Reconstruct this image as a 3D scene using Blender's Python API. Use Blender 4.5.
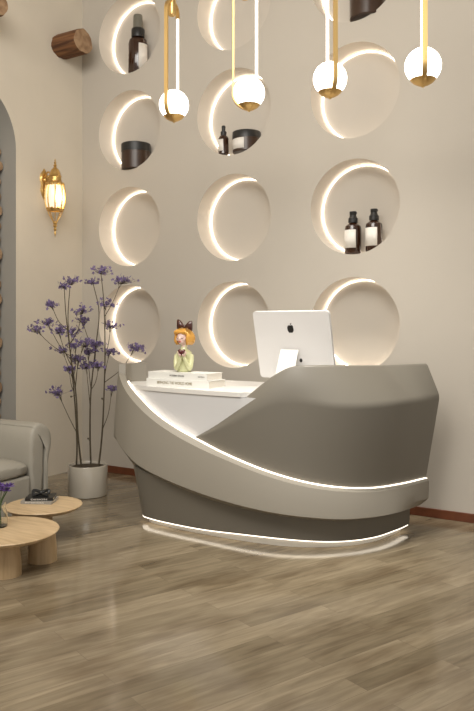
import bpy, bmesh, math, random
from mathutils import Vector, Matrix
random.seed(7)
PI = math.pi
for o in list(bpy.data.objects): bpy.data.objects.remove(o)
sc = bpy.context.scene
COL = sc.collection

# ------------------------------------------------------------------ camera
TH = math.radians(31.75); CS, SN = math.cos(TH), math.sin(TH)
F, CX, HY, CAMH, CAMD = 740.0, 237.0, 323.0, 1.35, 5.09
cd = bpy.data.cameras.new('camera'); cam = bpy.data.objects.new('camera', cd); COL.objects.link(cam)
cd.sensor_fit = 'VERTICAL'; cd.sensor_height = 36; cd.lens = F/711*36
cd.shift_y = -(355.5-HY)/711; cd.clip_start = 0.05
cam.location = (0, -CAMD, CAMH); cam.rotation_euler = (PI/2, 0, TH)
sc.camera = cam
# ------------------------------------------------------------------ world and lamps
w = bpy.data.worlds.new('world'); sc.world = w; w.use_nodes = True
w.node_tree.nodes['Background'].inputs[0].default_value = (1.0, 0.95, 0.88, 1)
w.node_tree.nodes['Background'].inputs[1].default_value = 0.62
def area(name, loc, target, size, power, col):
    l = bpy.data.lights.new(name, 'AREA'); l.shape = 'RECTANGLE'; l.size, l.size_y = size; l.energy = power; l.color = col
    o = bpy.data.objects.new(name, l); COL.objects.link(o); o.location = loc
    d = Vector(target)-Vector(loc); o.rotation_euler = d.to_track_quat('-Z', 'Y').to_euler(); return o
area('ceiling_light_front', (-2.2, -5.3, 4.6), (-2.4, -1.2, 0.4), (3.0, 2.0), 172, (1.0, 0.96, 0.89))
area('left_wall_fill', (-1.2, -3.9, 4.2), (-4.4, -1.0, 1.2), (1.8, 2.0), 95, (1.0, 0.97, 0.91))  # fill added to brighten the left wall, not a fixture of the room
dl = area('desk_fill', (-1.9, -1.45, 4.9), (-1.9, -.9, 0.8), (.9, .5), 20, (1.0, 0.96, 0.88)); dl.data.spread = math.radians(48)  # unseen fill added above the desk to lift the shell's upper facet
sc.view_settings.view_transform = 'Standard'; sc.view_settings.look = 'None'
sc.view_settings.gamma = 1; sc.view_settings.use_curve_mapping = False
sc.view_settings.exposure = -0.20

# ------------------------------------------------------------------ helpers
def at_v(px, py, v):
    r = (px-CX)/F; W = v+CAMD; u = W*(r*CS-SN)/(CS+r*SN); Z = -u*SN+W*CS
    return Vector((u, v, CAMH-(py-HY)*Z/F))
def at_u(px, py, u):
    r = (px-CX)/F; W = u*(CS+r*SN)/(r*CS-SN); Z = -u*SN+W*CS
    return Vector((u, W-CAMD, CAMH-(py-HY)*Z/F))
def at_d(px, py, Z):
    X = (px-CX)/F*Z
    return Vector((X*CS-Z*SN, X*SN+Z*CS-CAMD, CAMH-(py-HY)*Z/F))
def proj(u, v):
    W = v+CAMD; X = u*CS+W*SN; Z = -u*SN+W*CS
    return CX+F*X/Z, Z

def mat(name, color, rough=0.5, metal=0.0, noise=None, bump=None, emit=None, strength=0, trans=0, coat=0, ior=1.45):
    m = bpy.data.materials.new(name); m.use_nodes = True; nt = m.node_tree; b = nt.nodes['Principled BSDF']
    b.inputs['Base Color'].default_value = (*color, 1); b.inputs['Roughness'].default_value = rough
    b.inputs['Metallic'].default_value = metal; b.inputs['IOR'].default_value = ior
    b.inputs['Transmission Weight'].default_value = trans; b.inputs['Coat Weight'].default_value = coat
    tc = nt.nodes.new('ShaderNodeTexCoord')
    if noise:
        scale, amt = noise
        n = nt.nodes.new('ShaderNodeTexNoise'); n.inputs['Scale'].default_value = scale; n.inputs['Detail'].default_value = 4
        nt.links.new(tc.outputs['Object'], n.inputs['Vector'])
        r = nt.nodes.new('ShaderNodeValToRGB')
        r.color_ramp.elements[0].position = .3; r.color_ramp.elements[1].position = .7
        r.color_ramp.elements[0].color = (*[c*(1-amt) for c in color], 1)
        r.color_ramp.elements[1].color = (*[min(1, c*(1+amt)) for c in color], 1)
        nt.links.new(n.outputs['Fac'], r.inputs['Fac']); nt.links.new(r.outputs['Color'], b.inputs['Base Color'])
    if bump:
        scale, st = bump
        n = nt.nodes.new('ShaderNodeTexNoise'); n.inputs['Scale'].default_value = scale; n.inputs['Detail'].default_value = 3
        nt.links.new(tc.outputs['Object'], n.inputs['Vector'])
        bp = nt.nodes.new('ShaderNodeBump'); bp.inputs['Strength'].default_value = st; bp.inputs['Distance'].default_value = .01
        nt.links.new(n.outputs['Fac'], bp.inputs['Height']); nt.links.new(bp.outputs['Normal'], b.inputs['Normal'])
    if emit:
        b.inputs['Emission Color'].default_value = (*emit, 1); b.inputs['Emission Strength'].default_value = strength
    return m

def wood(name, c0, c1, stretch=(1, 1, 14), scale=6, rough=.5):
    m = mat(name, c0, rough); nt = m.node_tree; b = nt.nodes['Principled BSDF']
    tc = nt.nodes.new('ShaderNodeTexCoord'); mp = nt.nodes.new('ShaderNodeMapping'); mp.inputs['Scale'].default_value = stretch
    n = nt.nodes.new('ShaderNodeTexNoise'); n.inputs['Scale'].default_value = scale; n.inputs['Detail'].default_value = 6; n.inputs['Distortion'].default_value = .4
    r = nt.nodes.new('ShaderNodeValToRGB'); r.color_ramp.elements[0].color = (*c0, 1); r.color_ramp.elements[1].color = (*c1, 1)
    r.color_ramp.elements[0].position = .35; r.color_ramp.elements[1].position = .65
    L = nt.links.new; L(tc.outputs['Object'], mp.inputs['Vector']); L(mp.outputs['Vector'], n.inputs['Vector']); L(n.outputs['Fac'], r.inputs['Fac']); L(r.outputs['Color'], b.inputs['Base Color'])
    return m

def floor_material():
    m = bpy.data.materials.new('oak_planks'); m.use_nodes = True; nt = m.node_tree; b = nt.nodes['Principled BSDF']; L = nt.links.new
    N = nt.nodes.new
    tc = N('ShaderNodeTexCoord'); mp = N('ShaderNodeMapping'); mp.inputs['Rotation'].default_value = (0, 0, -math.radians(68))
    L(tc.outputs['Object'], mp.inputs['Vector'])
    br = N('ShaderNodeTexBrick'); br.offset = .37; br.offset_frequency = 2; br.squash = 1
    br.inputs['Scale'].default_value = 1; br.inputs['Brick Width'].default_value = 1.15; br.inputs['Row Height'].default_value = .118
    br.inputs['Mortar Size'].default_value = .0009; br.inputs['Mortar Smooth'].default_value = .3; br.inputs['Bias'].default_value = 0
    br.inputs['Color1'].default_value = (0, 0, 0, 1); br.inputs['Color2'].default_value = (1, 1, 1, 1); br.inputs['Mortar'].default_value = (.2, .2, .2, 1)
    L(mp.outputs['Vector'], br.inputs['Vector'])
    r1 = N('ShaderNodeValToRGB'); r1.color_ramp.elements[0].color = (.195, .155, .10, 1); r1.color_ramp.elements[1].color = (.29, .235, .158, 1)
    L(br.outputs['Color'], r1.inputs['Fac'])
    m2 = N('ShaderNodeMapping'); m2.inputs['Scale'].default_value = (1.2, 11, 1); L(mp.outputs['Vector'], m2.inputs['Vector'])
    ad = N('ShaderNodeVectorMath'); ad.operation = 'ADD'; L(m2.outputs['Vector'], ad.inputs[0])
    sc3 = N('ShaderNodeVectorMath'); sc3.operation = 'SCALE'; sc3.inputs['Scale'].default_value = 37; L(br.outputs['Color'], sc3.inputs[0]); L(sc3.outputs['Vector'], ad.inputs[1])
    n = N('ShaderNodeTexNoise'); n.inputs['Scale'].default_value = 2.2; n.inputs['Detail'].default_value = 8; n.inputs['Roughness'].default_value = .6; n.inputs['Distortion'].default_value = .8
    L(ad.outputs['Vector'], n.inputs['Vector'])
    r2 = N('ShaderNodeValToRGB'); r2.color_ramp.elements[0].position = .28; r2.color_ramp.elements[1].position = .72
    r2.color_ramp.elements[0].color = (.62, .60, .58, 1); r2.color_ramp.elements[1].color = (1.12, 1.12, 1.12, 1)
    L(n.outputs['Fac'], r2.inputs['Fac'])
    mx = N('ShaderNodeMix'); mx.data_type = 'RGBA'; mx.blend_type = 'MULTIPLY'; mx.inputs[0].default_value = 1
    L(r1.outputs['Color'], mx.inputs[6]); L(r2.outputs['Color'], mx.inputs[7])
    n3 = N('ShaderNodeTexNoise'); n3.inputs['Scale'].default_value = 2.2; n3.inputs['Detail'].default_value = 3
    m3 = N('ShaderNodeMapping'); m3.inputs['Scale'].default_value = (1, 3, 1); L(mp.outputs['Vector'], m3.inputs['Vector']); L(m3.outputs['Vector'], n3.inputs['Vector'])
    r3 = N('ShaderNodeValToRGB'); r3.color_ramp.elements[0].position = .33; r3.color_ramp.elements[1].position = .52
    r3.color_ramp.elements[0].color = (.70, .66, .62, 1); r3.color_ramp.elements[1].color = (1.03, 1.03, 1.03, 1); L(n3.outputs['Fac'], r3.inputs['Fac'])
    mx3 = N('ShaderNodeMix'); mx3.data_type = 'RGBA'; mx3.blend_type = 'MULTIPLY'; mx3.inputs[0].default_value = 1
    L(mx.outputs[2], mx3.inputs[6]); L(r3.outputs['Color'], mx3.inputs[7]); mx = mx3
    mm = N('ShaderNodeMix'); mm.data_type = 'RGBA'; mm.inputs[7].default_value = (.13, .10, .07, 1)
    L(br.outputs['Fac'], mm.inputs[0]); L(mx.outputs[2], mm.inputs[6]); L(mm.outputs[2], b.inputs['Base Color'])
    b.inputs['Roughness'].default_value = .22; b.inputs['Specular IOR Level'].default_value = .55
    n2 = N('ShaderNodeTexNoise'); n2.inputs['Scale'].default_value = 3; L(m2.outputs['Vector'], n2.inputs['Vector'])
    mr = N('ShaderNodeMapRange'); mr.inputs['To Min'].default_value = .10; mr.inputs['To Max'].default_value = .16
    L(n2.outputs['Fac'], mr.inputs['Value']); L(mr.outputs['Result'], b.inputs['Roughness'])
    return m

M = {}
M['wall'] = mat('warm_plaster', (.495, .45, .388), .85, noise=(.9, .03), bump=(60, .04))
M['wall_left'] = mat('limewash_plaster', (.64, .575, .475), .85, noise=(1.5, .04), bump=(30, .06))
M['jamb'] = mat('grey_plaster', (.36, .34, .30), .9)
M['ceil'] = mat('ceiling_paint', (.6, .56, .5), .9)
M['niche'] = mat('niche_cream_lit', (.76, .69, .60), .7); M['niche_back'] = mat('niche_back_plaster', (.53, .485, .425), .8)  # recess side cream made paler than the back, ring glow put into the colour
M['led'] = mat('led_strip', (1, .9, .75), .5, emit=(1, .90, .78), strength=5.5)
M['led_desk'] = mat('desk_led', (1, .9, .8), .5, emit=(1, .90, .76), strength=2.6)
M['led_toe'] = mat('toe_led', (1, .9, .8), .5, emit=(1, .90, .74), strength=2.5)
M['globe'] = mat('opal_glass', (1, .97, .92), .3, emit=(1, .95, .87), strength=6)
M['tube'] = mat('light_tube_diffuser', (1, .97, .92), .3, emit=(1, .93, .82), strength=2.2)
M['brass'] = mat('brushed_brass', (.74, .50, .20), .38, 1)
M['antique'] = mat('antique_gold', (.70, .46, .17), .32, 1, bump=(80, .3))
M['lantern'] = mat('lantern_glass', (1, .9, .7), .3, emit=(1, .86, .62), strength=.6)
M['cord'] = mat('black_cord', (.03, .03, .03), .6)
M['desk'] = mat('taupe_lacquer', (.172, .156, .128), .42)
M['desk_light'] = mat('taupe_lacquer_band', (.275, .25, .208), .50)
M['desk_white'] = mat('white_acrylic', (.64, .635, .64), .35)
M['plinth'] = mat('white_plinth', (.62, .60, .56), .4)
M['top'] = mat('white_counter', (.74, .72, .69), .3)
M['bb'] = mat('mahogany_skirting', (.14, .042, .016), .5, noise=(12, .2))
M['mac'] = mat('silver_shell', (.74, .725, .72), .4)
M['stand'] = mat('silver_stand', (.80, .79, .76), .3, .1)
M['black'] = mat('black_plastic', (.015, .014, .014), .35)
M['screen'] = mat('dark_screen', (.01, .01, .012), .1)
M['paper'] = mat('book_cover_white', (.74, .73, .69), .5)
M['pages'] = mat('book_pages', (.75, .70, .62), .8)
M['ink'] = mat('dark_ink', (.06, .05, .04), .6)
M['ink_gold'] = mat('bronze_ink', (.22, .17, .08), .5)
M['pot'] = mat('glazed_ceramic', (.50, .455, .38), .14, coat=.6)
M['soil'] = mat('soil', (.05, .035, .02), .95, noise=(40, .5), bump=(50, .6))
M['stem'] = mat('twig_bark', (.075, .058, .035), .8, noise=(30, .3))
M['petal'] = mat('purple_petals', (.17, .125, .27), .7, noise=(25, .45))
M['amber'] = mat('amber_glass', (.035, .013, .006), .12, coat=.5)
M['label'] = mat('white_label', (.78, .74, .68), .6)
M['cap_grey'] = mat('grey_cap', (.16, .15, .12), .45)
M['jar'] = mat('brown_jar', (.05, .028, .018), .3)
M['lid'] = mat('black_lid', (.02, .019, .018), .4)
M['sofa'] = mat('taupe_leather', (.35, .325, .275), .5, noise=(5, .05), bump=(25, .06))
M['table'] = wood('light_oak', (.48, .34, .19), (.62, .46, .28), (2, 14, 2), 2.5, .4)
M['table_leg'] = wood('light_oak_leg', (.40, .27, .14), (.52, .37, .21), (14, 14, 1), 2.5, .45)
M['bark'] = wood('bark', (.07, .028, .012), (.22, .10, .04), (1.5, 18, 18), 2.0, .85)
M['cut'] = wood('cut_wood', (.24, .14, .075), (.40, .26, .15), (5, 5, 5), 3.0, .8)
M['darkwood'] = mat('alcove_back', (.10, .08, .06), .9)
M['glass'] = mat('clear_glass', (.95, .97, .96), .03, trans=1, ior=1.45)
M['water'] = mat('vase_water', (.9, .95, .95), .03, trans=1, ior=1.33)
M['green'] = mat('leaf_green', (.07, .12, .04), .6)
M['violet'] = mat('violet_petals', (.10, .05, .22), .6, noise=(40, .3))
M['fig'] = mat('celadon_glaze', (.62, .62, .36), .2, coat=.4)
M['skin'] = mat('porcelain_skin', (.85, .62, .56), .25, coat=.3)
M['hair'] = mat('golden_hair', (.70, .36, .07), .22, .25, coat=.4)
M['bow'] = mat('brown_gloss_bow', (.06, .018, .012), .12, coat=.6)
M['heart'] = mat('dark_red_heart', (.09, .01, .012), .1, coat=.7)
M['lip'] = mat('red_lip', (.5, .05, .04), .4)

def finish(bm, name, m, parent=None, smooth=True, bevel=0, sub=0, loc=None, weld=True, ang=38):
    if weld: bmesh.ops.remove_doubles(bm, verts=bm.verts, dist=1e-5)
    bmesh.ops.recalc_face_normals(bm, faces=bm.faces)
    me = bpy.data.meshes.new(name); bm.to_mesh(me); bm.free()
    if isinstance(m, (list, tuple)):
        for x in m: me.materials.append(x)
    else: me.materials.append(m)
    o = bpy.data.objects.new(name, me); COL.objects.link(o)
    if smooth:
        me.polygons.foreach_set('use_smooth', [True]*len(me.polygons)); me.set_sharp_from_angle(angle=math.radians(ang))
    if bevel:
        b = o.modifiers.new('bevel', 'BEVEL'); b.width = bevel; b.segments = 3; b.limit_method = 'ANGLE'; b.angle_limit = math.radians(35)
    if sub:
        s = o.modifiers.new('sub', 'SUBSURF'); s.levels = sub; s.render_levels = sub
    if loc: o.location = loc
    if parent: o.parent = parent
    return o
def tag(o, label=None, cat=None, group=None, kind=None):
    if label: o['label'] = label
    if cat: o['category'] = cat
    if group: o['group'] = group
    if kind: o['kind'] = kind
    return o
def empty(name, loc, label, cat, group=None, rz=0):
    o = bpy.data.objects.new(name, None); o.empty_display_size = .1; COL.objects.link(o); o.location = loc; o.rotation_euler = (0, 0, rz)
    return tag(o, label, cat, group)
def copy_tree(o, parent=None):
    c = o.copy(); COL.objects.link(c)
    if parent: c.parent = parent
    for ch in list(o.children): copy_tree(ch, c)
    return c
def box(bm, x0, x1, y0, y1, z0, z1):
    vs = [bm.verts.new(p) for p in ((x0,y0,z0),(x1,y0,z0),(x1,y1,z0),(x0,y1,z0),(x0,y0,z1),(x1,y0,z1),(x1,y1,z1),(x0,y1,z1))]
    for f in ((0,3,2,1),(4,5,6,7),(0,1,5,4),(1,2,6,5),(2,3,7,6),(3,0,4,7)): bm.faces.new([vs[i] for i in f])
    return vs
def lathe(bm, prof, n=32, c=(0,0,0), sx=1, sy=1, mi=0):
    rings = []
    for r, z in prof:
        if r < 1e-6: rings.append([bm.verts.new((c[0], c[1], c[2]+z))])
        else: rings.append([bm.verts.new((c[0]+sx*r*math.cos(2*PI*i/n), c[1]+sy*r*math.sin(2*PI*i/n), c[2]+z)) for i in range(n)])
    for a, b in zip(rings, rings[1:]):
        for i in range(n):
            j = (i+1) % n
            if len(a) == 1 and len(b) == 1: continue
            if len(a) == 1: f = bm.faces.new((a[0], b[j], b[i]))
            elif len(b) == 1: f = bm.faces.new((a[i], a[j], b[0]))
            else: f = bm.faces.new((a[i], a[j], b[j], b[i]))
            f.material_index = mi
def cr(pts, n):
    """Catmull-Rom through pts, n samples per span"""
    P = [Vector(p) for p in pts]; P = [2*P[0]-P[1]]+P+[2*P[-1]-P[-2]]; out = []
    for i in range(1, len(P)-2):
        for k in range(n):
            t = k/n; a, b, c, d = P[i-1:i+3]
            out.append(.5*((2*b)+(c-a)*t+(2*a-5*b+4*c-d)*t*t+(3*b-a-3*c+d)*t**3))
    out.append(P[-2]); return out
def tube(bm, pts, rad, n=8, closed=False, mi=0, flat=None):
    P = [Vector(p) for p in pts]; rings = []; L = len(P)
    up = Vector((0, 0, 1)); prev = None
    for i, p in enumerate(P):
        if closed: t = P[(i+1) % L]-P[i-1]
        else: t = P[min(i+1, L-1)]-P[max(i-1, 0)]
        t.normalize()
        if prev is None:
            a = up if abs(t.z) < .9 else Vector((1, 0, 0)); x = t.cross(a).normalized()
        else: x = (prev-t*prev.dot(t)).normalized()
        prev = x; y = t.cross(x); r = rad[i] if isinstance(rad, (list, tuple)) else rad
        rings.append([bm.verts.new(p+x*r*math.cos(2*PI*k/n)+y*r*math.sin(2*PI*k/n)) for k in range(n)])
    rr = list(zip(rings, rings[1:]))+([(rings[-1], rings[0])] if closed else [])
    for a, b in rr:
        for k in range(n):
            f = bm.faces.new((a[k], a[(k+1) % n], b[(k+1) % n], b[k])); f.material_index = mi
    if not closed:
        bm.faces.new(rings[0][::-1]).material_index = mi; bm.faces.new(rings[-1]).material_index = mi
def ball(bm, c, r, seg=16, rings=10, rot=None):
    if not hasattr(r, '__len__'): r = (r, r, r)
    mt = Matrix.Translation(c) @ (rot.to_4x4() if rot else Matrix.Identity(4)) @ Matrix.Diagonal((*r, 1))
    bmesh.ops.create_uvsphere(bm, u_segments=seg, v_segments=rings, radius=1, matrix=mt)
def loft(bm, cols, cap=True, closed=True, mi=0):
    V = [[bm.verts.new(p) for p in c] for c in cols]; n = len(cols[0])
    for a, b in zip(V, V[1:]):
        for k in range(n if closed else n-1):
            j = (k+1) % n
            try: bm.faces.new((a[k], a[j], b[j], b[k])).material_index = mi
            except ValueError: pass
    if cap:
        bm.faces.new(V[0][::-1]).material_index = mi; bm.faces.new(V[-1]).material_index = mi
def text_mesh(name, body, size, m, parent, mtx, width=None, ext=.0006):
    c = bpy.data.curves.new(name, 'FONT'); c.body = body; c.size = size; c.extrude = ext; c.align_x = 'CENTER'; c.align_y = 'CENTER'
    t = bpy.data.objects.new('tmp', c); COL.objects.link(t); bpy.context.view_layer.update()
    me = bpy.data.meshes.new_from_object(t.evaluated_get(bpy.context.evaluated_depsgraph_get())); bpy.data.objects.remove(t)
    me.name = name; me.materials.clear(); me.materials.append(m)
    if width:
        xs = [v.co.x for v in me.vertices]; k = width/(max(xs)-min(xs))
        for v in me.vertices: v.co.x *= k
    o = bpy.data.objects.new(name, me); COL.objects.link(o); o.parent = parent; o.matrix_local = mtx
    return o

# ------------------------------------------------------------------ room shell
UL, UR, YF, ZC = -4.84, 1.6, -6.6, 5.0
bm = bmesh.new(); box(bm, UL-.6, UR, YF, .6, -.1, 0)
tag(finish(bm, 'floor', floor_material(), smooth=False), kind='structure')
bm = bmesh.new(); box(bm, UL-.6, UR, YF, .6, ZC, ZC+.1)
tag(finish(bm, 'ceiling', M['ceil'], smooth=False), kind='structure')
UC = [-4.283, -3.190, -2.138]; ZR = [1.337, 2.208, 3.066, 3.924]; DU, DZ = 1.05, .858; NR, ND = .352, .20
def rect_ring(bm, cx, cz, r, hw, hh, y, plane, n=64):
    """flat face from a rectangle to a round hole in it"""
    inn, out = [], []
    for i in range(n):
        a = 2*PI*(i+.5)/n; c, s = math.cos(a), math.sin(a)
        inn.append((cx+r*c, cz+r*s)); k = min(hw/abs(c), hh/abs(s)); out.append((cx+k*c, cz+k*s))
    A = [bm.verts.new((x, y, z)) for x, z in inn]; B = [bm.verts.new((x, y, z)) for x, z in out]
    for i in range(n):
        j = (i+1) % n; bm.faces.new((A[i], B[i], B[j], A[j]))
    for sx in (1, -1):
        for sz in (1, -1):   # corner triangles
            q = min(range(n), key=lambda i: (0 if (out[i][0]-cx)*sx > 0 and (out[i][1]-cz)*sz > 0 and abs(abs(out[i][0]-cx)-hw) < 1e-6 else 9)+abs(abs(out[i][1]-cz)-hh))
            p = min(range(n), key=lambda i: (0 if (out[i][0]-cx)*sx > 0 and (out[i][1]-cz)*sz > 0 and abs(abs(out[i][1]-cz)-hh) < 1e-6 else 9)+abs(abs(out[i][0]-cx)-hw))
            if q != p:
                v = bm.verts.new((cx+sx*hw, y, cz+sz*hh)); bm.faces.new((B[q], B[p], v))
bm = bmesh.new()
for cx in UC:
    for cz in ZR: rect_ring(bm, cx, cz, NR, .42, DZ/2, 0, 'xz')
def quad(bm, *p): bm.faces.new([bm.verts.new(q) for q in p])
x0, x1, z0, z1 = UC[0]-.42, UC[-1]+.42, ZR[0]-DZ/2, ZR[-1]+DZ/2
for a, b, c, d in ((UL-.6, x0, 0, ZC), (x1, UR, 0, ZC), (x0, x1, 0, z0), (x0, x1, z1, ZC), (UC[0]+.42, UC[1]-.42, z0, z1), (UC[1]+.42, UC[2]-.42, z0, z1)): # strips between the columns
    quad(bm, (a, 0, c), (b, 0, c), (b, 0, d), (a, 0, d))
for a, b, c, d in [(x-.42, x+.42, ZR[0]+DZ/2, ZR[1]-DZ/2) for x in UC]:
    quad(bm, (a, 0, c), (b, 0, c), (b, 0, d), (a, 0, d))
a, b = UL-.6, UR
quad(bm, (a, .3, 0), (b, .3, 0), (b, .3, ZC), (a, .3, ZC)); quad(bm, (a, 0, ZC), (b, 0, ZC), (b, .3, ZC), (a, .3, ZC)); quad(bm, (b, 0, 0), (b, .3, 0), (b, .3, ZC), (b, 0, ZC))
tag(finish(bm, 'wall_back', M['wall'], smooth=False), kind='structure')
# left wall with an arched alcove
AV1, AR, AZS = -.79, .54, 2.80; AVC = AV1-AR; AV0 = AVC-AR; AD = .15
bm = bmesh.new()
arc = [(AV1, 0), (AV1, AZS)]+[(AVC+AR*math.cos(t*PI/32), AZS+AR*math.sin(t*PI/32)) for t in range(1, 32)]+[(AV0, AZS), (AV0, 0)]
quad(bm, (UL, AV1, 0), (UL, 0, 0), (UL, 0, ZC), (UL, AV1, ZC)); quad(bm, (UL, YF, 0), (UL, AV0, 0), (UL, AV0, ZC), (UL, YF, ZC))
for (va, za), (vb, zb) in zip(arc[1:-1], arc[2:-1]):
    quad(bm, (UL, va, za), (UL, vb, zb), (UL, vb, ZC), (UL, va, ZC))
quad(bm, (UL-.6, YF, 0), (UL-.6, 0, 0), (UL-.6, 0, ZC), (UL-.6, YF, ZC))
tag(finish(bm, 'wall_left', M['wall_left'], smooth=False), kind='structure')
bm = bmesh.new()
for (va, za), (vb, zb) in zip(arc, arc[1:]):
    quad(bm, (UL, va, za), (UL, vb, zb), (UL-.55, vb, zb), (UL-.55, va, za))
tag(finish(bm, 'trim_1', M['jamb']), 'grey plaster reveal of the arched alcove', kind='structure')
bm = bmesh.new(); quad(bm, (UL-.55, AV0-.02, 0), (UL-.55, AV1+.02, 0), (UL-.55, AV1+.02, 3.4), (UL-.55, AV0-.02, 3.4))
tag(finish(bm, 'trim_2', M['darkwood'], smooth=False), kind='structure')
bm = bmesh.new(); box(bm, UL, UR, -.014, 0, 0, .062)
tag(finish(bm, 'baseboard_back', M['bb'], smooth=False, bevel=.003), kind='structure')

# ------------------------------------------------------------------ round wall niches
NL = [['bottom row, leftmost, behind the purple flowers', 'second row from the bottom, leftmost, empty', 'third row up, leftmost, holding a dark jar', 'top row, leftmost, holding a spray bottle'],
      ['bottom row, middle, just left of the computer', 'second row from the bottom, middle, empty', 'third row up, middle, holding a small bottle and wide jar', 'top row, middle, behind the brass pendant loop'],
      ['bottom row, rightmost, partly behind the computer', 'second row from the bottom, rightmost, holding two pump bottles', 'third row up, rightmost, empty, behind a globe lamp', 'top row, rightmost, holding a big black jar']]
proto = None
for i, cx in enumerate(UC):
    for j, cz in enumerate(ZR):
        lab = 'round backlit wall niche, ' + NL[i][j]
        if proto is None:
            t = empty('wall_niche', (cx, 0, cz), lab, 'niche', 'round backlit niches in the wall'); proto = t
            bm = bmesh.new(); n = 96
            A = [bm.verts.new((NR*math.cos(2*PI*k/n), 0, NR*math.sin(2*PI*k/n))) for k in range(n)]
            B = [bm.verts.new((NR*math.cos(2*PI*k/n), ND, NR*math.sin(2*PI*k/n))) for k in range(n)]
            for k in range(n): bm.faces.new((A[k], B[k], B[(k+1) % n], A[(k+1) % n]))
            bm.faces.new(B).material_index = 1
            finish(bm, 'recess', [M['niche'], M['niche_back']], t)
            bm = bmesh.new(); tube(bm, [((NR-.014)*math.cos(2*PI*k/n), ND-.010, (NR-.014)*math.sin(2*PI*k/n)) for k in range(n)], .0042, 8, closed=True)
            finish(bm, 'light_ring', M['led'], t)
        else:
            t = copy_tree(proto); t.location = (cx, 0, cz); t['label'] = lab

# ------------------------------------------------------------------ bottles and jars in the niches
def rest(cx, cz, x, half):   # height at which something of half-width touches the curved bottom
    e = abs(x-cx)+half; return cz-math.sqrt(max(NR**2-e*e, .0004))
def pump_bottle(loc, H, r, label, labelside=-1):
    t = empty('pump_bottle', loc, label, 'bottle', 'bottles and jars in the wall niches')
    bm = bmesh.new(); lathe(bm, [(0, 0), (r*.92, 0), (r, .008), (r, H*.60), (r*.93, H*.66), (r*.6, H*.71), (r*.38, H*.73), (r*.38, H*.75), (0, H*.75)], 32); finish(bm, 'body', M['amber'], t)
    bm = bmesh.new(); lathe(bm, [(0, H*.74), (r*.58, H*.74), (r*.58, H*.84), (r*.46, H*.86), (r*.38, H*.92), (r*.42, H*.93), (r*.42, H), (0, H)], 24)
    box(bm, -r*.15, r*.45, -r*.15, r*.15, H*.945, H*.985); finish(bm, 'pump_head', M['lid'], t)
    bm = bmesh.new(); rr = r+.0012; n = 20; a0, a1 = -PI/2-1.15, -PI/2+.75
    pts = [(rr*math.cos(a0+(a1-a0)*k/n), rr*math.sin(a0+(a1-a0)*k/n)) for k in range(n+1)]
    for (xa, ya), (xb, yb) in zip(pts, pts[1:]): quad(bm, (xa, ya, H*.14), (xb, yb, H*.14), (xb, yb, H*.56), (xa, ya, H*.56))
    o = finish(bm, 'paper_label', M['label'], t); s = o.modifiers.new('s', 'SOLIDIFY'); s.thickness = .0006
    return t
def wrap_label(t, r, z0, z1, a0, a1, m=None):
    bm = bmesh.new(); n = 20; rr = r+.0012
    pts = [(rr*math.cos(a0+(a1-a0)*k/n), rr*math.sin(a0+(a1-a0)*k/n)) for k in range(n+1)]
    for (xa, ya), (xb, yb) in zip(pts, pts[1:]): quad(bm, (xa, ya, z0), (xb, yb, z0), (xb, yb, z1), (xa, ya, z1))
    o = finish(bm, 'paper_label', m or M['label'], t); s = o.modifiers.new('s', 'SOLIDIFY'); s.thickness = .0006
VB = .09
def niche_place(px, ci, ri, half):
    p = at_v(px, 200, VB); return (p.x, VB, rest(UC[ci], ZR[ri], p.x, half*.6))
p = niche_place(353, 2, 1, .06); pump_bottle(p, .32, .062, 'amber pump bottle with white label, the left of the pair in the niche')
p = niche_place(374, 2, 1, -.03); pump_bottle(p, .32, .062, 'amber pump bottle with white label, the right of the pair in the niche')
# spray bottle top left
p = niche_place(138, 0, 3, .08); r, H = .088, .53
t = empty('spray_bottle', p, 'tall amber spray bottle with grey cap in the top left niche', 'bottle', 'bottles and jars in the wall niches')
bm = bmesh.new(); lathe(bm, [(0, 0), (r*.95, 0), (r, .008), (r, H*.50), (r*.9, H*.57), (r*.55, H*.61), (r*.42, H*.62), (0, H*.62)], 32); finish(bm, 'body', M['amber'], t)
bm = bmesh.new(); lathe(bm, [(0, H*.615), (r*.66, H*.615), (r*.68, H*.63), (r*.68, H*.75), (r*.6, H*.77), (0, H*.77)], 32); finish(bm, 'collar', M['lid'], t)
bm = bmesh.new(); lathe(bm, [(0, H*.76), (r*.52, H*.76), (r*.46, H*.985), (r*.42, H), (0, H)], 32); finish(bm, 'cap', M['cap_grey'], t)
wrap_label(t, r, .03, H*.48, -PI/2+.75, -PI/2+1.9)
def jar(name, loc, r, H, lidf, lab, labels):
    t = empty(name, loc, lab, 'jar', 'bottles and jars in the wall niches')
    bm = bmesh.new(); lathe(bm, [(0, 0), (r*.95, 0), (r, .006), (r, H*lidf), (0, H*lidf)], 40); finish(bm, 'body', M['jar'], t)
    bm = bmesh.new(); lathe(bm, [(0, H*lidf+.001), (r*1.02, H*lidf+.001), (r*1.02, H-.006), (r*.98, H), (0, H)], 40); finish(bm, 'lid', M['lid'], t)
    for a in labels: wrap_label(t, r, *a)
    return t
p = niche_place(136, 0, 2, .11); jar('cosmetic_jar', p, .13, .235, .68, 'dark brown jar with black lid standing alone in a niche', [])
p = niche_place(246, 1, 2, .1); p = (p[0], VB+.01, p[2]); jar('cosmetic_jar', p, .115, .17, .66, 'wide brown jar with black lid and white label', [(.02, .105, -PI/2-1.5, -PI/2+.35)])
p = niche_place(368, 2, 3, .1); jar('cosmetic_jar', p, .135, .33, .75, 'big black jar in the top right niche, cut by the photo edge', [(.02, .24, -PI/2-1.45, -PI/2-1.2)])
p = niche_place(226.5, 1, 2, .04); q = (p[0], VB-.045, rest(UC[1], ZR[2], p[0], .02)); r, H = .043, .235
t = empty('dropper_bottle', q, 'small dark dropper bottle beside the wide labelled jar', 'bottle', 'bottles and jars in the wall niches')
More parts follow.
